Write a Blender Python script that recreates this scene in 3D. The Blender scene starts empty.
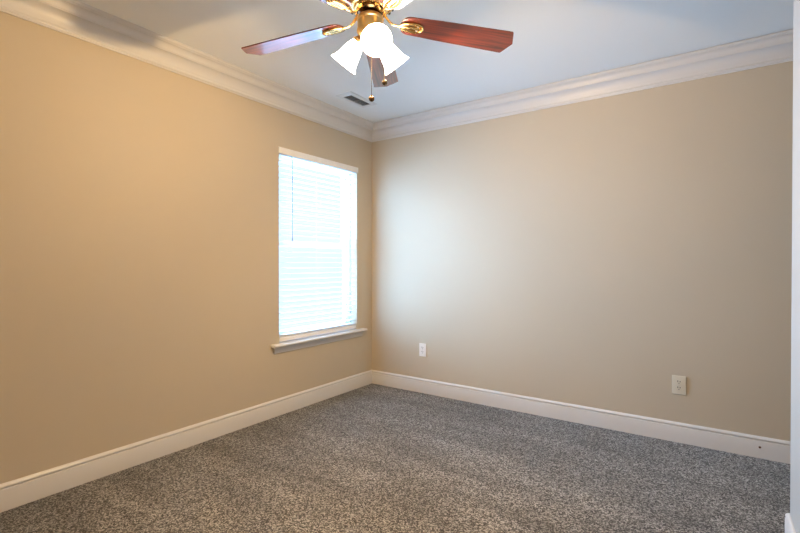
import bpy, bmesh, math, random
from mathutils import Vector, Matrix
random.seed(7)
PI = math.pi
S = bpy.context.scene
COL = S.collection

# ---------------------------------------------------------------- camera
H = 2.48                       # ceiling height
F_PX, YAW, PITCH, ROLL = 453.4, 0.6082, -0.0068, 0.0008
CAM = Vector((2.737, -3.452, 1.16))
cd = bpy.data.cameras.new('camera')
cd.sensor_width = 36.0
cd.lens = 36.0 * F_PX / 800.0
cd.clip_start = 0.02
cam = bpy.data.objects.new('camera', cd)
COL.objects.link(cam)
v = Vector((-math.sin(YAW) * math.cos(PITCH), math.cos(YAW) * math.cos(PITCH), math.sin(PITCH)))
r = Vector((math.cos(YAW), math.sin(YAW), 0))
u = r.cross(v)
r2 = r * math.cos(ROLL) + u * math.sin(ROLL)
u2 = -r * math.sin(ROLL) + u * math.cos(ROLL)
cam.matrix_world = Matrix(((r2.x, u2.x, -v.x, CAM.x), (r2.y, u2.y, -v.y, CAM.y), (r2.z, u2.z, -v.z, CAM.z), (0, 0, 0, 1)))
S.camera = cam

# ---------------------------------------------------------------- world, lights, exposure
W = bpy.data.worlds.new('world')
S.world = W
W.use_nodes = True
bg = W.node_tree.nodes['Background']
# overcast bright sky above, dimmer ground below the horizon
wn = W.node_tree
wtc = wn.nodes.new('ShaderNodeTexCoord'); wsp = wn.nodes.new('ShaderNodeSeparateXYZ'); wcr = wn.nodes.new('ShaderNodeValToRGB')
wn.links.new(wtc.outputs['Generated'], wsp.inputs[0]); wn.links.new(wsp.outputs['Z'], wcr.inputs['Fac']); wn.links.new(wcr.outputs['Color'], bg.inputs['Color'])
# azimuth lobe added to the sky: lights the back wall, dim in camera view
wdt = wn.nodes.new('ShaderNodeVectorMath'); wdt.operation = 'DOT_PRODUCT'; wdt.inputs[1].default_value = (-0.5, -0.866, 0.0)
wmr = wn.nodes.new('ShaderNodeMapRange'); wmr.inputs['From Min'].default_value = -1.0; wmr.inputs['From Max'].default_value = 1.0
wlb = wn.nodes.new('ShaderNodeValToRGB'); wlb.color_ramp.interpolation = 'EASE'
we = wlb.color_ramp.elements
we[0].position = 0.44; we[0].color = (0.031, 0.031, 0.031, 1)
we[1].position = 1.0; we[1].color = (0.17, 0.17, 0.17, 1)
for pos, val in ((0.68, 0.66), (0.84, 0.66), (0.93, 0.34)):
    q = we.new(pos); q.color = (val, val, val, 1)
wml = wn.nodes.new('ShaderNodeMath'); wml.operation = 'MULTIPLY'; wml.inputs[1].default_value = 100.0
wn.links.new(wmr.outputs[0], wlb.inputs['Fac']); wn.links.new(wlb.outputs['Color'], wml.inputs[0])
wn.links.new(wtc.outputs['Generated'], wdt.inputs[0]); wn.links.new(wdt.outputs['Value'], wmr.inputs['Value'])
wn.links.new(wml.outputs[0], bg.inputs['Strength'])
wcr.color_ramp.elements[0].position = 0.0; wcr.color_ramp.elements[0].color = (0.31, 0.56, 0.92, 1)
wcr.color_ramp.elements[1].position = 0.06; wcr.color_ramp.elements[1].color = (0.32, 0.58, 0.94, 1)

def area(name, loc, rot, sx, sy, power, color, portal=False):
    l = bpy.data.lights.new(name, 'AREA')
    l.shape = 'RECTANGLE'; l.size = sx; l.size_y = sy; l.energy = power; l.color = color
    o = bpy.data.objects.new(name, l); COL.objects.link(o)
    o.location = loc; o.rotation_euler = rot
    if portal: l.cycles.is_portal = True
    return o
# daylight portal at the window opening
area('window_daylight_portal', (-0.16, -0.683, 1.29), (0, -PI / 2, 0), 1.5, 0.95, 1, (1, 1, 1), True)
# added fill light behind the camera; the front wall has no doorway
area('rear_fill_light', (2.2, -4.5, 1.35), (PI / 2, 0, 0), 1.5, 1.9, 9, (1.0, 0.60, 0.36))

S.view_settings.view_transform = 'Standard'
S.view_settings.look = 'None'
S.view_settings.gamma = 1
S.view_settings.exposure = 0.0
S.cycles.max_bounces = 10
S.cycles.diffuse_bounces = 6
S.cycles.use_denoising = True
S.cycles.sample_clamp_indirect = 6

# ---------------------------------------------------------------- materials
def mat(name, color, rough=0.5, metal=0.0, coat=0.0, spec=0.5):
    m = bpy.data.materials.new(name); m.use_nodes = True
    b = m.node_tree.nodes['Principled BSDF']
    b.inputs['Base Color'].default_value = (*color, 1)
    b.inputs['Roughness'].default_value = rough
    b.inputs['Metallic'].default_value = metal
    b.inputs['Coat Weight'].default_value = coat
    b.inputs['Specular IOR Level'].default_value = spec
    return m, m.node_tree, b

def add_bump(nt, b, scale, strength, dist, detail=3.0, coord='Object', mapping=None):
    tc = nt.nodes.new('ShaderNodeTexCoord')
    n = nt.nodes.new('ShaderNodeTexNoise'); n.inputs['Scale'].default_value = scale; n.inputs['Detail'].default_value = detail
    bp = nt.nodes.new('ShaderNodeBump'); bp.inputs['Strength'].default_value = strength; bp.inputs['Distance'].default_value = dist
    nt.links.new(tc.outputs[coord], n.inputs['Vector'])
    nt.links.new(n.outputs['Fac'], bp.inputs['Height'])
    nt.links.new(bp.outputs['Normal'], b.inputs['Normal'])
    return n

def mottle(nt, b, c1, c2, scale, coord='Object'):
    tc = nt.nodes.new('ShaderNodeTexCoord')
    n = nt.nodes.new('ShaderNodeTexNoise'); n.inputs['Scale'].default_value = scale; n.inputs['Detail'].default_value = 4
    cr = nt.nodes.new('ShaderNodeValToRGB')
    cr.color_ramp.elements[0].position = 0.3; cr.color_ramp.elements[1].position = 0.7
    cr.color_ramp.elements[0].color = (*c1, 1); cr.color_ramp.elements[1].color = (*c2, 1)
    nt.links.new(tc.outputs[coord], n.inputs['Vector'])
    nt.links.new(n.outputs['Fac'], cr.inputs['Fac'])
    nt.links.new(cr.outputs['Color'], b.inputs['Base Color'])

M = {}
M['wall'], nt, b = mat('greige_wall_paint', (0.54, 0.475, 0.37), 0.6, spec=0.2)
mottle(nt, b, (0.535, 0.47, 0.365), (0.55, 0.483, 0.377), 1.6)
add_bump(nt, b, 260, 0.10, 0.0015)
M['ceiling'], nt, b = mat('white_ceiling_paint', (0.83, 0.865, 0.885), 0.8, spec=0.2)
add_bump(nt, b, 220, 0.12, 0.0015)
M['trim'], nt, b = mat('white_trim_paint', (0.66, 0.66, 0.66), 0.32)
add_bump(nt, b, 40, 0.04, 0.001)
M['near_wall'], nt, b = mat('white_wall_paint', (0.48, 0.47, 0.45), 0.5)
add_bump(nt, b, 220, 0.1, 0.0015)
M['vinyl'], nt, b = mat('white_window_vinyl', (0.85, 0.86, 0.87), 0.35)
add_bump(nt, b, 60, 0.03, 0.001)
M['slat'], nt, b = mat('white_blind_slat', (0.80, 0.81, 0.81), 0.5)
add_bump(nt, b, 90, 0.03, 0.0005)
b.inputs['Subsurface Weight'].default_value = 0.0
M['cord'], nt, b = mat('white_cord', (0.8, 0.8, 0.8), 0.7)
add_bump(nt, b, 900, 0.3, 0.0005)
M['wand'], nt, b = mat('clear_grey_wand', (0.30, 0.33, 0.38), 0.25)
add_bump(nt, b, 90, 0.02, 0.0005)
M['plate'], nt, b = mat('ivory_plate_plastic', (0.68, 0.64, 0.53), 0.35)
add_bump(nt, b, 300, 0.05, 0.0003)
M['plate_white'], nt, b = mat('white_plate_plastic', (0.84, 0.84, 0.83), 0.35)
add_bump(nt, b, 300, 0.05, 0.0003)
M['slot'], nt, b = mat('dark_slot', (0.03, 0.028, 0.025), 0.7)
add_bump(nt, b, 300, 0.05, 0.0003)
M['screw'], nt, b = mat('steel_screw', (0.55, 0.53, 0.5), 0.35, 1.0)
add_bump(nt, b, 800, 0.1, 0.0003)
M['rust'], nt, b = mat('brown_screw_head', (0.12, 0.06, 0.03), 0.5, 0.4)
add_bump(nt, b, 800, 0.2, 0.0005)
M['vent'], nt, b = mat('grey_white_vent_metal', (0.72, 0.74, 0.75), 0.4)
add_bump(nt, b, 200, 0.05, 0.0005)
M['louvre'], nt, b = mat('grey_louvre_metal', (0.5, 0.51, 0.52), 0.45)
add_bump(nt, b, 200, 0.05, 0.0005)
M['duct'], nt, b = mat('dark_duct', (0.03, 0.03, 0.032), 0.8)
add_bump(nt, b, 200, 0.05, 0.0005)
M['brass'], nt, b = mat('polished_brass', (0.74, 0.49, 0.20), 0.2, 1.0)
add_bump(nt, b, 120, 0.03, 0.0006)
M['brass_brushed'], nt, b = mat('brushed_brass', (0.72, 0.47, 0.19), 0.33, 1.0)
add_bump(nt, b, 160, 0.06, 0.0006)
M['bronze'], nt, b = mat('antique_bronze', (0.17, 0.10, 0.045), 0.25, 1.0)
add_bump(nt, b, 120, 0.03, 0.0006)

# cherry wood: grain runs along the blade's own length
M['wood'], nt, b = mat('cherry_wood', (0.30, 0.06, 0.03), 0.36, coat=1.0)
b.inputs['Coat Roughness'].default_value = 0.14; b.inputs['Coat IOR'].default_value = 1.85
tc = nt.nodes.new('ShaderNodeTexCoord'); mp = nt.nodes.new('ShaderNodeMapping')
mp.inputs['Scale'].default_value = (1.6, 34, 6)
n = nt.nodes.new('ShaderNodeTexNoise'); n.inputs['Scale'].default_value = 2.6; n.inputs['Detail'].default_value = 7; n.inputs['Distortion'].default_value = 0.5
cr = nt.nodes.new('ShaderNodeValToRGB')
cr.color_ramp.elements[0].position = 0.30; cr.color_ramp.elements[0].color = (0.034, 0.006, 0.004, 1)
cr.color_ramp.elements[1].position = 0.72; cr.color_ramp.elements[1].color = (0.25, 0.037, 0.014, 1)
nt.links.new(tc.outputs['Object'], mp.inputs['Vector']); nt.links.new(mp.outputs['Vector'], n.inputs['Vector'])
nt.links.new(n.outputs['Fac'], cr.inputs['Fac']); nt.links.new(cr.outputs['Color'], b.inputs['Base Color'])

# frosted glass shade, lit by the bulb inside it
M['shade'], nt, b = mat('frosted_glass_shade', (0.95, 0.93, 0.9), 0.3)
b.inputs['Emission Color'].default_value = (1.0, 0.93, 0.80, 1)
b.inputs['Emission Strength'].default_value = 20.0
add_bump(nt, b, 60, 0.02, 0.0005)
M['bulb'], nt, b = mat('lit_bulb', (1, 1, 1), 0.4)
b.inputs['Emission Color'].default_value = (1.0, 0.84, 0.6, 1)
b.inputs['Emission Strength'].default_value = 14.0

# window glass
gm = bpy.data.materials.new('window_glass'); gm.use_nodes = True
nt = gm.node_tree; nt.nodes.remove(nt.nodes['Principled BSDF'])
tr = nt.nodes.new('ShaderNodeBsdfTransparent'); gl = nt.nodes.new('ShaderNodeBsdfGlossy'); gl.inputs['Roughness'].default_value = 0.02
tr.inputs['Color'].default_value = (0.94, 0.97, 0.97, 1)
mx = nt.nodes.new('ShaderNodeMixShader')
mx.inputs[0].default_value = 0.05; nt.links.new(tr.outputs[0], mx.inputs[1]); nt.links.new(gl.outputs[0], mx.inputs[2])
nt.links.new(mx.outputs[0], nt.nodes['Material Output'].inputs['Surface'])
M['glass'] = gm

# speckled grey cut-pile carpet
M['carpet'], nt, b = mat('speckled_grey_carpet', (0.2, 0.19, 0.18), 0.95, spec=0.1)
b.inputs['Sheen Weight'].default_value = 0.25
tc = nt.nodes.new('ShaderNodeTexCoord')
warp = nt.nodes.new('ShaderNodeTexNoise'); warp.inputs['Scale'].default_value = 90; warp.inputs['Detail'].default_value = 2
wadd = nt.nodes.new('ShaderNodeVectorMath'); wadd.operation = 'MULTIPLY_ADD'; wadd.inputs[1].default_value = (0.012, 0.012, 0)
nt.links.new(tc.outputs['Object'], warp.inputs['Vector'])
nt.links.new(warp.outputs['Color'], wadd.inputs[0]); nt.links.new(tc.outputs['Object'], wadd.inputs[2])
vo = nt.nodes.new('ShaderNodeTexVoronoi'); vo.inputs['Scale'].default_value = 195; vo.inputs['Randomness'].default_value = 1
nt.links.new(wadd.outputs[0], vo.inputs['Vector'])
sep = nt.nodes.new('ShaderNodeSeparateColor'); nt.links.new(vo.outputs['Color'], sep.inputs[0])
fn = nt.nodes.new('ShaderNodeTexNoise'); fn.inputs['Scale'].default_value = 150; fn.inputs['Detail'].default_value = 3
nt.links.new(tc.outputs['Object'], fn.inputs['Vector'])
m1 = nt.nodes.new('ShaderNodeMath'); m1.operation = 'MULTIPLY_ADD'; m1.inputs[1].default_value = 0.60
nt.links.new(sep.outputs[0], m1.inputs[0])
m2 = nt.nodes.new('ShaderNodeMath'); m2.operation = 'MULTIPLY'; m2.inputs[1].default_value = 0.40
nt.links.new(fn.outputs['Fac'], m2.inputs[0]); nt.links.new(m2.outputs[0], m1.inputs[2])
cr = nt.nodes.new('ShaderNodeValToRGB')
e = cr.color_ramp.elements
e[0].position = 0.30; e[0].color = (0.022, 0.022, 0.022, 1)
e[1].position = 0.74; e[1].color = (0.42, 0.41, 0.395, 1)
k = e.new(0.5); k.color = (0.095, 0.092, 0.087, 1)
nt.links.new(m1.outputs[0], cr.inputs['Fac'])
# pile lay: vacuum strokes, long streaks across the room
mp = nt.nodes.new('ShaderNodeMapping'); mp.inputs['Rotation'].default_value = (0, 0, -0.2); mp.inputs['Scale'].default_value = (0.55, 2.3, 1)
ln = nt.nodes.new('ShaderNodeTexNoise'); ln.inputs['Scale'].default_value = 1.9; ln.inputs['Detail'].default_value = 4; ln.inputs['Distortion'].default_value = 0.7
nt.links.new(tc.outputs['Object'], mp.inputs['Vector']); nt.links.new(mp.outputs['Vector'], ln.inputs['Vector'])
mr = nt.nodes.new('ShaderNodeMapRange'); mr.inputs['From Min'].default_value = 0.35; mr.inputs['From Max'].default_value = 0.65
mr.inputs['To Min'].default_value = 0.68; mr.inputs['To Max'].default_value = 1.16
nt.links.new(ln.outputs['Fac'], mr.inputs['Value'])
vm = nt.nodes.new('ShaderNodeVectorMath'); vm.operation = 'SCALE'
nt.links.new(cr.outputs['Color'], vm.inputs[0]); nt.links.new(mr.outputs[0], vm.inputs['Scale'])
nt.links.new(vm.outputs[0], b.inputs['Base Color'])
bp = nt.nodes.new('ShaderNodeBump'); bp.inputs['Strength'].default_value = 0.9; bp.inputs['Distance'].default_value = 0.008
nt.links.new(m1.outputs[0], bp.inputs['Height']); nt.links.new(bp.outputs['Normal'], b.inputs['Normal'])

# ---------------------------------------------------------------- mesh helpers
def box(bm, x0, x1, y0, y1, z0, z1):
    vs = [bm.verts.new((x, y, z)) for x in (x0, x1) for y in (y0, y1) for z in (z0, z1)]
    for f in ((0, 1, 3, 2), (4, 6, 7, 5), (0, 4, 5, 1), (2, 3, 7, 6), (0, 2, 6, 4), (1, 5, 7, 3)):
        bm.faces.new([vs[i] for i in f])

def sweep(bm, prof, pa, pb):
    """closed 2-D profile points -> pa(p), pb(p) end rings, joined"""
    A = [bm.verts.new(pa(p)) for p in prof]; B = [bm.verts.new(pb(p)) for p in prof]
    n = len(prof)
    for i in range(n):
        bm.faces.new((A[i], A[(i + 1) % n], B[(i + 1) % n], B[i]))
    bm.faces.new(A[::-1]); bm.faces.new(B)

def lathe(bm, prof, seg=48, mx=None, close=False):
    rings = []
    for (rr, z) in prof:
        if rr < 1e-6:
            rings.append([bm.verts.new((0, 0, z))])
        else:
            rings.append([bm.verts.new((rr * math.cos(2 * PI * i / seg), rr * math.sin(2 * PI * i / seg), z)) for i in range(seg)])
    new = [v for rg in rings for v in rg]
    for a, b_ in zip(rings[:-1], rings[1:]):
        for i in range(seg):
            j = (i + 1) % seg
            if len(a) == 1 and len(b_) == 1: continue
            if len(a) == 1: bm.faces.new((a[0], b_[i], b_[j]))
            elif len(b_) == 1: bm.faces.new((a[i], a[j], b_[0]))
            else: bm.faces.new((a[i], a[j], b_[j], b_[i]))
    if mx is not None:
        bmesh.ops.transform(bm, matrix=mx, verts=new)

def tube(bm, pts, rad, seg=10, closed=False, squash=1.0):
    """round tube along points; rad a number or a list"""
    pts = [Vector(p) for p in pts]; n = len(pts)
    rads = rad if isinstance(rad, (list, tuple)) else [rad] * n
    rings = []
    for i, p in enumerate(pts):
        if closed: t = pts[(i + 1) % n] - pts[i - 1]
        else: t = pts[min(i + 1, n - 1)] - pts[max(i - 1, 0)]
        t.normalize()
        up = Vector((0, 0, 1)) if abs(t.z) < 0.9 else Vector((1, 0, 0))
        s = t.cross(up).normalized(); w = s.cross(t).normalized()
        rings.append([bm.verts.new(p + s * (rads[i] * math.cos(2 * PI * k / seg)) + w * (rads[i] * squash * math.sin(2 * PI * k / seg))) for k in range(seg)])
    for i in range(n if closed else n - 1):
        a, b_ = rings[i], rings[(i + 1) % n]
        for k in range(seg):
            bm.faces.new((a[k], a[(k + 1) % seg], b_[(k + 1) % seg], b_[k]))
    if not closed:
        bm.faces.new(rings[0][::-1]); bm.faces.new(rings[-1])

def obj(name, bm, m, parent=None, smooth=False, bevel=0.0, loc=None, seg=2):
    bmesh.ops.recalc_face_normals(bm, faces=bm.faces)
    me = bpy.data.meshes.new(name); bm.to_mesh(me); bm.free()
    me.materials.append(m)
    o = bpy.data.objects.new(name, me); COL.objects.link(o)
    if smooth:
        for p in me.polygons: p.use_smooth = True
        me.set_sharp_from_angle(angle=math.radians(35))
    if bevel:
        md = o.modifiers.new('edge', 'BEVEL'); md.width = bevel; md.segments = seg; md.limit_method = 'ANGLE'
    if loc is not None: o.location = loc
    if parent: o.parent = parent
    return o

def tag(o, label, cat, group=None):
    o['label'] = label; o['category'] = cat
    if group: o['group'] = group
    return o

def thing(name, label, cat, loc=(0, 0, 0), group=None):
    o = bpy.data.objects.new(name, None); COL.objects.link(o); o.location = loc
    o.empty_display_size = 0.1
    return tag(o, label, cat, group)

def struct(o):
    o['kind'] = 'structure'; return o

# ---------------------------------------------------------------- room shell
XN, YN = 2.9935, -1.0          # near wall: face x, free end y
XR, YF = 3.95, -4.65
T = 0.15
WY0, WY1, WZ0, WZ1 = -1.138, -0.222, 0.530, 2.045   # window opening

bm = bmesh.new(); box(bm, -T, XR + T, YF - T, T, -0.1, 0); struct(obj('floor', bm, M['carpet']))
bm = bmesh.new(); box(bm, -T, XR + T, YF - T, T, H, H + 0.1); struct(obj('ceiling', bm, M['ceiling']))
bm = bmesh.new()
for a in ((YF, WY0, 0, H), (WY1, 0, 0, H), (WY0, WY1, 0, WZ0), (WY0, WY1, WZ1, H)):
    box(bm, -T, 0, *a)
struct(obj('wall_left', bm, M['wall']))
bm = bmesh.new(); box(bm, -T, XR + T, 0, T, 0, H); struct(obj('wall_back', bm, M['wall']))
bm = bmesh.new(); box(bm, XR, XR + T, YF, 0, 0, H); struct(obj('wall_right', bm, M['wall']))
bm = bmesh.new(); box(bm, -T, XR + T, YF - T, YF, 0, H); struct(obj('wall_front', bm, M['wall']))
bm = bmesh.new(); box(bm, XN, XN + 0.12, YF, YN, 0, H); struct(obj('wall_near', bm, M['near_wall'], bevel=0.004))

# baseboard profile: (depth from wall, height)
BH = 0.128
BP = [(0, 0), (0.015, 0), (0.015, 0.098), (0.0135, 0.102), (0.009, 0.104), (0.009, 0.107), (0.014, 0.110), (0.0145, 0.114),
      (0.0125, 0.119), (0.009, 0.1225), (0.006, 0.126), (0.004, BH), (0, BH)]
def base_left():  # mitred into the corner
    bm = bmesh.new()
    sweep(bm, BP, lambda p: (p[0], YF, p[1]), lambda p: (p[0], -p[0], p[1]))
    return bm
struct(obj('baseboard_left', base_left(), M['trim'], smooth=True))
bm = bmesh.new(); sweep(bm, BP, lambda p: (p[0], -p[0], p[1]), lambda p: (XR, -p[0], p[1])); struct(obj('baseboard_back', bm, M['trim'], smooth=True))
bm = bmesh.new()
sweep(bm, BP, lambda p: (XN - p[0], YF, p[1]), lambda p: (XN - p[0], YN + p[0], p[1]))
sweep(bm, BP, lambda p: (XN - p[0], YN + p[0], p[1]), lambda p: (XN + 0.12, YN + p[0], p[1]))
struct(obj('baseboard_near', bm, M['trim'], smooth=True))

# crown moulding: (out from wall, down from ceiling)
CP = [(0, 0.0), (0.100, 0.0), (0.100, 0.009), (0.0965, 0.014), (0.090, 0.016), (0.088, 0.020)]
for i in range(9):                      # upper ovolo
    a = i / 8 * PI / 2
    CP.append((0.088 - 0.026 * math.sin(a) * 1.0, 0.020 + 0.030 * (1 - math.cos(a))))
CP += [(0.061, 0.053), (0.058, 0.055), (0.058, 0.059)]
for i in range(11):                     # lower cove
    a = i / 10 * PI / 2
    CP.append((0.056 - 0.040 * (math.sin(a)), 0.060 + 0.058 * (1 - math.cos(a)) ** 1.0))
CP += [(0.0145, 0.122), (0.0145, 0.126), (0.017, 0.129), (0.018, 0.134), (0.016, 0.139), (0.011, 0.142), (0.010, 0.148), (0, 0.148)]
bm = bmesh.new(); sweep(bm, CP, lambda p: (p[0], YF, H - p[1]), lambda p: (p[0], -p[0], H - p[1])); struct(obj('trim_1', bm, M['trim'], smooth=True))
# the back crown has opened a hairline crack under the ceiling
GAP = 0.0035
CB = [(p[0], max(p[1], GAP)) for p in CP]
bm = bmesh.new(); sweep(bm, CB, lambda p: (p[0], -p[0], H - p[1]), lambda p: (XR, -p[0], H - p[1])); struct(obj('trim_2', bm, M['trim'], smooth=True))

# ---------------------------------------------------------------- window
wroot = bpy.data.objects.new('window_1', None); COL.objects.link(wroot); wroot.location = (0, 0, 0); struct(wroot)
gx = -0.105
def frame_bm(x0, x1, y0, y1, z0, z1, w, wb=None):
    bm = bmesh.new(); wb = wb or w
    box(bm, x0, x1, y0, y0 + w, z0, z1); box(bm, x0, x1, y1 - w, y1, z0, z1)
    box(bm, x0, x1, y0 + w, y1 - w, z0, z0 + wb); box(bm, x0, x1, y0 + w, y1 - w, z1 - w, z1)
    return bm
obj('window_frame', frame_bm(-T, -0.075, WY0 + 0.001, WY1 - 0.001, WZ0 + 0.02, WZ1 - 0.001, 0.032), M['vinyl'], wroot, bevel=0.003)
mid = 1.315
obj('upper_sash', frame_bm(-0.135, -0.11, WY0 + 0.033, WY1 - 0.033, mid - 0.018, WZ1 - 0.033, 0.035), M['vinyl'], wroot, bevel=0.003)
obj('lower_sash', frame_bm(-0.108, -0.083, WY0 + 0.033, WY1 - 0.033, WZ0 + 0.053, mid + 0.018, 0.036), M['vinyl'], wroot, bevel=0.003)
bm = bmesh.new(); box(bm, -0.125, -0.121, WY0 + 0.068, WY1 - 0.068, mid + 0.017, WZ1 - 0.068); obj('upper_pane', bm, M['glass'], wroot)
bm = bmesh.new(); box(bm, -0.098, -0.094, WY0 + 0.069, WY1 - 0.069, WZ0 + 0.089, mid - 0.018); obj('lower_pane', bm, M['glass'], wroot)
bm = bmesh.new(); box(bm, -0.083, -0.070, -0.71, -0.655, mid + 0.006, mid + 0.02); obj('sash_lock', bm, M['vinyl'], wroot, bevel=0.003)
# stool with horns, apron below it
bm = bmesh.new()
y0, y1 = -1.218, -0.130
zs = WZ0
box(bm, -0.074, 0.0, WY0 + 0.001, WY1 - 0.001, zs - 0.004, zs + 0.018)
SP = [(0, 0), (0.045, 0), (0.052, 0.004), (0.055, 0.011), (0.052, 0.018), (0.045, 0.022), (0, 0.022)]
sweep(bm, SP, lambda p: (p[0], y0, zs - 0.004 + p[1]), lambda p: (p[0], y1, zs - 0.004 + p[1]))
obj('window_stool', bm, M['trim'], wroot, smooth=True)
bm = bmesh.new()
AP = [(0, 0), (0.010, 0), (0.013, 0.006), (0.015, 0.012), (0.017, 0.038), (0.022, 0.044), (0.024, 0.050), (0, 0.050)]
sweep(bm, AP, lambda p: (p[0], y0 + 0.028, zs - 0.054 + p[1]), lambda p: (p[0], y1 - 0.028, zs - 0.054 + p[1]))
obj('window_apron', bm, M['trim'], wroot, smooth=True)

# ---------------------------------------------------------------- window blind
blind = thing('window_blind', 'white slatted horizontal blind lowered over the bright window, slats open', 'blind', (0, 0, 0))
bm = bmesh.new()
box(bm, 0.003, 0.015, WY0 - 0.012, WY1 + 0.004, 1.997, 2.047)
box(bm, -0.05, 0.003, WY0 + 0.004, WY0 + 0.010, 2.0, 2.04)
obj('valance', bm, M['vinyl'], blind, bevel=0.003)
bm = bmesh.new(); box(bm, -0.058, -0.004, WY0 + 0.006, WY1 - 0.006, 2.0, 2.042); obj('headrail', bm, M['vinyl'], blind, bevel=0.002)
bm = bmesh.new()
z = 0.640; pitch = 0.0437; tilt = math.radians(1)
xc = -0.030; n = 0
zz = []
while z < 1.995:
    zz.append(z); z += pitch
zz = [0.597, 0.604] + zz
for z in zz:
    hw = 0.025; top = []; 
    segs = 6
    pr = []
    for i in range(segs + 1):
        s = -1 + 2 * i / segs
        pr.append((s * hw, 0.0022 * (1 - s * s)))
    pts = [(a, h + 0.0013) for a, h in pr] + [(a, h - 0.0013) for a, h in pr[::-1]]
    ct, st = math.cos(tilt), math.sin(tilt)
    pts = [(xc + a * ct + h * st, z - a * st + h * ct) for a, h in pts]
    sweep(bm, pts, lambda p: (p[0], WY0 + 0.008, p[1]), lambda p: (p[0], WY1 - 0.008, p[1]))
obj('slats', bm, M['slat'], blind, smooth=True)
bm = bmesh.new(); box(bm, xc - 0.026, xc + 0.026, WY0 + 0.008, WY1 - 0.008, 0.556, 0.590); obj('bottom_rail', bm, M['vinyl'], blind, bevel=0.004)
for yy in (WY0 + 0.13, -0.686, WY1 - 0.13):
    bm = bmesh.new()
    for xx in (xc - 0.027, xc + 0.027): tube(bm, [(xx, yy, 0.585), (xx, yy, 2.0)], 0.0009, 6)
    for z in zz[3:]: tube(bm, [(xc - 0.027, yy, z + 0.0017), (xc + 0.027, yy, z - 0.0035)], 0.0006, 4)
    obj('ladder_cord', bm, M['cord'], blind)
bm = bmesh.new()
tube(bm, [(0.006, -1.016, 1.995), (0.010, -1.016, 1.975), (0.012, -1.016, 1.95), (0.012, -1.016, 1.36)], 0.0042, 8)
lathe(bm, [(0, 1.335), (0.005, 1.337), (0.006, 1.35), (0.0045, 1.365), (0.0, 1.366)], 10, Matrix.Translation((0.012, -1.016, 0)))
obj('tilt_wand', bm, M['wand'], blind, smooth=True)

# ---------------------------------------------------------------- wall outlets
def outlet(x, z, w, h, label, pm, group='wall outlets above the back baseboard'):
    t = thing('wall_outlet', label, 'outlet', (x, 0, z - h / 2), group)
    bm = bmesh.new(); box(bm, -w / 2, w / 2, -0.0065, 0, 0, h); obj('cover_plate', bm, pm, t, bevel=0.003, seg=3)
    for k, dz in enumerate((-0.0195, 0.0195)):
        bm = bmesh.new()
        prof = []
        for i in range(24):
            a = 2 * PI * i / 24
            prof.append((0.0172 * math.cos(a), max(-0.0135, min(0.0135, 0.0172 * math.sin(a)))))
        sweep(bm, prof, lambda p: (p[0], -0.0062, h / 2 + dz + p[1]), lambda p: (p[0], -0.0085, h / 2 + dz + p[1]))
        rc = obj('receptacle', bm, pm, t, bevel=0.0006)
        bm = bmesh.new()
        for sx, hh in ((-0.0064, 0.0095), (0.0064, 0.0078)):
            box(bm, sx - 0.0019, sx + 0.0019, -0.0089, -0.008, h / 2 + dz + 0.0012, h / 2 + dz + 0.0012 + hh)
        lathe(bm, [(0, 0.0004), (0.0027, 0.0004), (0.0027, -0.0004), (0, -0.0004)], 12,
              Matrix.Translation((0, -0.0086, h / 2 + dz - 0.0068)) @ Matrix.Rotation(PI / 2, 4, 'X'))
        obj('slots', bm, M['slot'], rc)
    bm = bmesh.new()
    lathe(bm, [(0, 0.0010), (0.0025, 0.0008), (0.0032, 0), (0, 0)], 12, Matrix.Translation((0, -0.0065, h / 2)) @ Matrix.Rotation(PI / 2, 4, 'X'))
    obj('screw', bm, M['screw'], t)
outlet(0.585, 0.384, 0.073, 0.117, 'small white duplex wall outlet low on the back wall near the room corner and window', M['plate_white'])
outlet(2.545, 0.371, 0.078, 0.122, 'ivory duplex wall outlet on the beige stretch of back wall farthest from the window', M['plate'])

bm = bmesh.new()
lathe(bm, [(0, 0.0030), (0.004, 0.0026), (0.0062, 0.0012), (0.0068, 0), (0, 0)], 16, Matrix.Translation((2.958, -0.0150, 0.066)) @ Matrix.Rotation(PI / 2, 4, 'X'))
tag(obj('screw_head', bm, M['rust'], smooth=True), 'tiny brown screw head in the white baseboard beyond the ivory outlet', 'screw')

# ---------------------------------------------------------------- ceiling air vent
vt = thing('air_vent', 'white rectangular ceiling air vent with grey louvres above the window', 'vent', (0.356, -0.640, H))
ox, oy, ix, iy = 0.076, 0.168, 0.042, 0.122
bm = bmesh.new()
for sgn in (-1, 1):
    pr = [(0, 0), (ox, 0), (ox, -0.002), (ix + 0.004, -0.008), (ix, -0.008), (ix, 0)]
def ring_frame(bm, o, i, z0, z1, zi):
    A = [(-o[0], -o[1]), (o[0], -o[1]), (o[0], o[1]), (-o[0], o[1])]
    B = [(-i[0], -i[1]), (i[0], -i[1]), (i[0], i[1]), (-i[0], i[1])]
    ra = [bm.verts.new((*p, z0)) for p in A]; rb = [bm.verts.new((*p, z1)) for p in A]
    rc = [bm.verts.new((*p, zi)) for p in B]; rd = [bm.verts.new((*p, z0)) for p in B]
    for k in range(4):
        j = (k + 1) % 4
        for p, q in ((ra, rb), (rb, rc), (rc, rd), (rd, ra)):
            bm.faces.new((p[k], p[j], q[j], q[k]))
ring_frame(bm, (ox, oy), (ix, iy), 0, -0.004, -0.009)
obj('vent_frame', bm, M['vent'], vt)
bm = bmesh.new(); box(bm, -ix, ix, -iy, iy, -0.0012, -0.0004); obj('duct_opening', bm, M['duct'], vt)
bm = bmesh.new()
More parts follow.
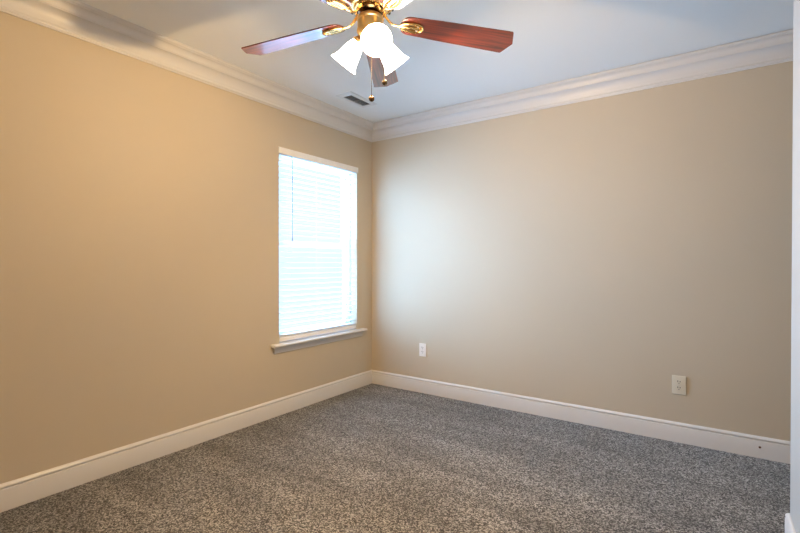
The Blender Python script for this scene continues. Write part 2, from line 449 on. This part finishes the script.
for i in range(7):
    x = -ix + 0.008 + i * 0.0115
    sweep(bm, [(0, 0), (0.0012, 0), (0.0072, -0.0062), (0.006, -0.0062)], lambda p: (x + p[0] - 0.004, -iy, -0.0014 + p[1]), lambda p: (x + p[0] - 0.004, iy, -0.0014 + p[1]))
box(bm, -ix, ix, -0.002, 0.002, -0.0085, -0.006)
obj('louvres', bm, M['louvre'], vt)

# ---------------------------------------------------------------- ceiling fan
FX, FY, ZB, PHI = 1.532, -1.943, 2.168, 2.1043
fan = thing('ceiling_fan', 'polished brass ceiling fan with five cherry wood blades and three lit glass shades', 'ceiling fan', (FX, FY, H))
def fz(z): return z - H
# canopy and motor
bm = bmesh.new()
lathe(bm, [(0, 0), (0.072, 0), (0.075, -0.008), (0.070, -0.030), (0.045, -0.058), (0.022, -0.066), (0.016, -0.070), (0, -0.070)])
obj('canopy', bm, M['brass'], fan, smooth=True)
bm = bmesh.new(); lathe(bm, [(0, -0.06), (0.013, -0.06), (0.013, -0.115), (0, -0.115)], 24); obj('downrod', bm, M['brass'], fan, smooth=True)
bm = bmesh.new()
lathe(bm, [(0, -0.105), (0.030, -0.106), (0.050, -0.112), (0.085, -0.120), (0.104, -0.130), (0.110, -0.142), (0.105, -0.148), (0.112, -0.152),
           (0.117, -0.165), (0.117, -0.190), (0.112, -0.203), (0.106, -0.206), (0.111, -0.211), (0.106, -0.222), (0.094, -0.234), (0.085, -0.239),
           (0.080, -0.236), (0.072, -0.238), (0.066, -0.246), (0.050, -0.250), (0, -0.250)], 64)
mo = obj('motor_housing', bm, M['brass'], fan, smooth=True)
bm = bmesh.new()
for i in range(20):                     # cooling slots round the lower bell
    a = 2 * PI * i / 20
    mx = Matrix.Rotation(a, 4, 'Z') @ Matrix.Translation((0.1005, 0, -0.2285)) @ Matrix.Rotation(math.radians(50), 4, 'Y') @ Matrix.Scale(1.9, 4, (0, 1, 0))
    lathe(bm, [(0, 0.0012), (0.0045, 0.0008), (0.0052, -0.001), (0, -0.001)], 10, mx)
obj('cooling_slots', bm, M['slot'], mo)
# hub ring where the blade irons are screwed on, dark neck
bm = bmesh.new(); lathe(bm, [(0, -0.246), (0.056, -0.248), (0.058, -0.256), (0.052, -0.262), (0.034, -0.264), (0.032, -0.274), (0, -0.274)]); obj('neck', bm, M['bronze'], fan, smooth=True)
# switch housing and light fitter
bm = bmesh.new()
lathe(bm, [(0, -0.270), (0.040, -0.271), (0.052, -0.277), (0.057, -0.286), (0.0575, -0.292), (0.0545, -0.296), (0.0545, -0.330), (0.057, -0.334),
           (0.057, -0.342), (0.050, -0.354), (0.038, -0.368), (0.026, -0.378), (0.016, -0.384), (0.010, -0.394), (0.0, -0.398)], 48)
obj('switch_housing', bm, M['brass_brushed'], fan, smooth=True)

PT = 0.196
cp, sp = math.cos(PT), math.sin(PT)
def bl(x, y, z=0.0):                    # blade-local -> pitched (ccw edge, +y, hangs low), drooping a little outward
    return (x, y * cp + z * sp, -y * sp + z * cp + 0.020 - 0.040 * (x - 0.13))
def blade_bm():
    out = []
    ri, ro, wi, wo = 0.132, 0.659, 0.053, 0.0700
    for i in range(13):                 # rounded root
        a = PI / 2 + PI * i / 12
        ca, sa = math.cos(a), math.sin(a)
        out.append((ri + 0.046 + 0.046 * math.copysign(abs(ca) ** 0.8, ca) * 1.0, wi * math.copysign(abs(sa) ** 0.9, sa)))
    out.append((0.30, -0.060)); out.append((ro - 0.034, -wo)); out.append((ro - 0.028, -wo + 0.003))
    out.append((ro - 0.002, -0.006)); out.append((ro, 0)); out.append((ro - 0.002, 0.006))
    out.append((ro - 0.028, wo - 0.003)); out.append((ro - 0.034, wo)); out.append((0.30, 0.060))
    bm = bmesh.new()
    A = [bm.verts.new(bl(x, y, 0.0028)) for x, y in out]; B = [bm.verts.new(bl(x, y, -0.0028)) for x, y in out]
    n = len(out)
    for i in range(n): bm.faces.new((A[i], A[(i + 1) % n], B[(i + 1) % n], B[i]))
    bm.faces.new(A); bm.faces.new(B[::-1])
    return bm
def iron_bm():
    bm = bmesh.new()
    zt = 0.066                          # motor underside relative to the blade
    # curved arm: leaves the hub ring, dips, runs out to the medallion
    pts = [(0.048, 0, 0.060), (0.062, 0, 0.050), (0.072, 0, 0.038), (0.084, 0, 0.024), (0.100, 0, 0.014), (0.118, 0, 0.012), (0.140, 0, 0.011)]
    tube(bm, pts, [0.011, 0.009, 0.0078, 0.0072, 0.007, 0.0075, 0.008], 10, squash=0.6)
    def oval(cx, cy, a, b_, z, n=32, egg=0.0):
        return [bl(cx + a * math.cos(2 * PI * i / n), cy + b_ * (1 + egg * math.cos(2 * PI * i / n)) * math.sin(2 * PI * i / n), z) for i in range(n)]
    tube(bm, oval(0.180, 0, 0.052, 0.026, -0.0085, egg=0.12), 0.0042, 8, True)
    tube(bm, oval(0.178, 0.0105, 0.036, 0.0065, -0.0080), 0.0026, 6, True)
    tube(bm, oval(0.178, -0.0105, 0.036, 0.0065, -0.0080), 0.0026, 6, True)
    tube(bm, [bl(0.135, 0, -0.008), bl(0.180, 0, -0.009), bl(0.226, 0, -0.008)], 0.003, 8)
    # thin back plate between blade and loops
    A = [bm.verts.new(p) for p in oval(0.180, 0, 0.052, 0.026, -0.0030, egg=0.12)]
    B = [bm.verts.new(p) for p in oval(0.180, 0, 0.052, 0.026, -0.0050, egg=0.12)]
    for i in range(32): bm.faces.new((A[i], A[(i + 1) % 32], B[(i + 1) % 32], B[i]))
    bm.faces.new(A); bm.faces.new(B[::-1])
    # screw pad on the hub
    box(bm, 0.040, 0.062, -0.011, 0.011, 0.054, 0.064)
    return bm
def screw_bm():
    bm = bmesh.new()
    lathe(bm, [(0, -0.006), (0.0022, -0.0055), (0.0036, -0.003), (0.0036, 0), (0, 0)], 10)
    return bm
blade0 = obj('blade', blade_bm(), M['wood'], fan, bevel=0.0012)
iron0 = obj('blade_iron', iron_bm(), M['brass'], fan, smooth=True)
screws0 = [obj('screw', screw_bm(), M['screw'], iron0, smooth=True, loc=bl(x, y, -0.0055)) for x, y in ((0.150, 0.0), (0.206, 0.013), (0.206, -0.013))]
for k in range(5):
    if k == 0: bo, io = blade0, iron0
    else:
        bo = blade0.copy(); io = iron0.copy()
        for o in (bo, io): COL.objects.link(o); o.parent = fan
        for q in screws0:
            so = q.copy(); COL.objects.link(so); so.parent = io
    for o in (bo, io):
        o.location = (0, 0, fz(ZB)); o.rotation_euler = (0, 0, PHI + k * 2 * PI / 5)

# light kit: three tilted sockets, bell shades, bulbs
NEAR = math.radians(-51.5)
tiltv = math.radians(43)
def shade_bm():
    bm = bmesh.new()
    o = [(0.021, 0.0), (0.024, -0.006), (0.030, -0.018), (0.036, -0.034), (0.041, -0.054), (0.045, -0.074), (0.050, -0.092), (0.057, -0.106), (0.0625, -0.114)]
    i = [(a - 0.003, z) for a, z in o[::-1]]
    lathe(bm, o + [(0.0620, -0.1155)] + i, 48)
    return bm
for k in range(3):
    a = NEAR + (k * 2 * PI / 3 if k else math.radians(10))
    tiltv = math.radians(43 if k else 48)
    mx = Matrix.Translation((0, 0, fz(2.118))) @ Matrix.Rotation(a, 4, 'Z') @ Matrix.Translation((0.052, 0, 0)) @ Matrix.Rotation(-tiltv, 4, 'Y')
    bm = bmesh.new()
    tube(bm, [(-0.030, 0, 0.018), (-0.018, 0, 0.016), (-0.006, 0, 0.012), (0, 0, 0.0)], 0.008, 10)
    lathe(bm, [(0, 0.012), (0.012, 0.011), (0.020, 0.004), (0.026, -0.004), (0.027, -0.012), (0.025, -0.013), (0.0, -0.013)], 28)
    so = obj('lamp_socket', bm, M['brass_brushed'], fan, smooth=True)
    so.matrix_local = mx
    sh = obj('lamp_shade', shade_bm(), M['shade'], fan, smooth=True)
    sh.matrix_local = mx @ Matrix.Translation((0, 0, -0.008))
    bm = bmesh.new()
    lathe(bm, [(0, -0.014), (0.012, -0.014), (0.013, -0.030), (0.019, -0.038), (0.023, -0.048), (0.023, -0.056), (0.016, -0.066), (0, -0.070)], 20)
    bu = obj('bulb', bm, M['bulb'], sh, smooth=True)
    l = bpy.data.lights.new('fan_bulb_light', 'POINT'); l.energy = 60; l.color = (1.0, 0.64, 0.28); l.shadow_soft_size = 0.018
    lo = bpy.data.objects.new('fan_bulb_light', l); COL.objects.link(lo); lo.parent = fan
    lo.matrix_local = mx @ Matrix.Translation((0, 0, -0.102))

# pull chains
def chain(x, y, ztop, zend, ballr):
    bm = bmesh.new()
    x -= FX; y -= FY
    tube(bm, [(x, y, fz(ztop)), (x, y, fz(zend) + ballr)], 0.0011, 6)
    n = int((ztop - zend) / 0.006)
    for i in range(n):
        zc = ztop - i * 0.006
        lathe(bm, [(0, 0.0018), (0.0018, 0), (0, -0.0018)], 6, Matrix.Translation((x, y, fz(zc))))
    c = obj('pull_chain', bm, M['bronze'], fan, smooth=True)
    bm = bmesh.new()
    R = ballr
    lathe(bm, [(0, R * 1.35), (0.003, R * 1.3), (0.0035, R * 1.0)] + [(R * math.sin(t), R * math.cos(t)) for t in [0.35 + i * (PI - 0.35) / 12 for i in range(12)]] + [(0, -R)],
          24, Matrix.Translation((x, y, fz(zend))))
    obj('chain_ball', bm, M['bronze'], c, smooth=True)
chain(1.512, -1.909, 2.105, 1.872, 0.0125)
chain(1.577, -1.902, 2.112, 1.929, 0.0125)
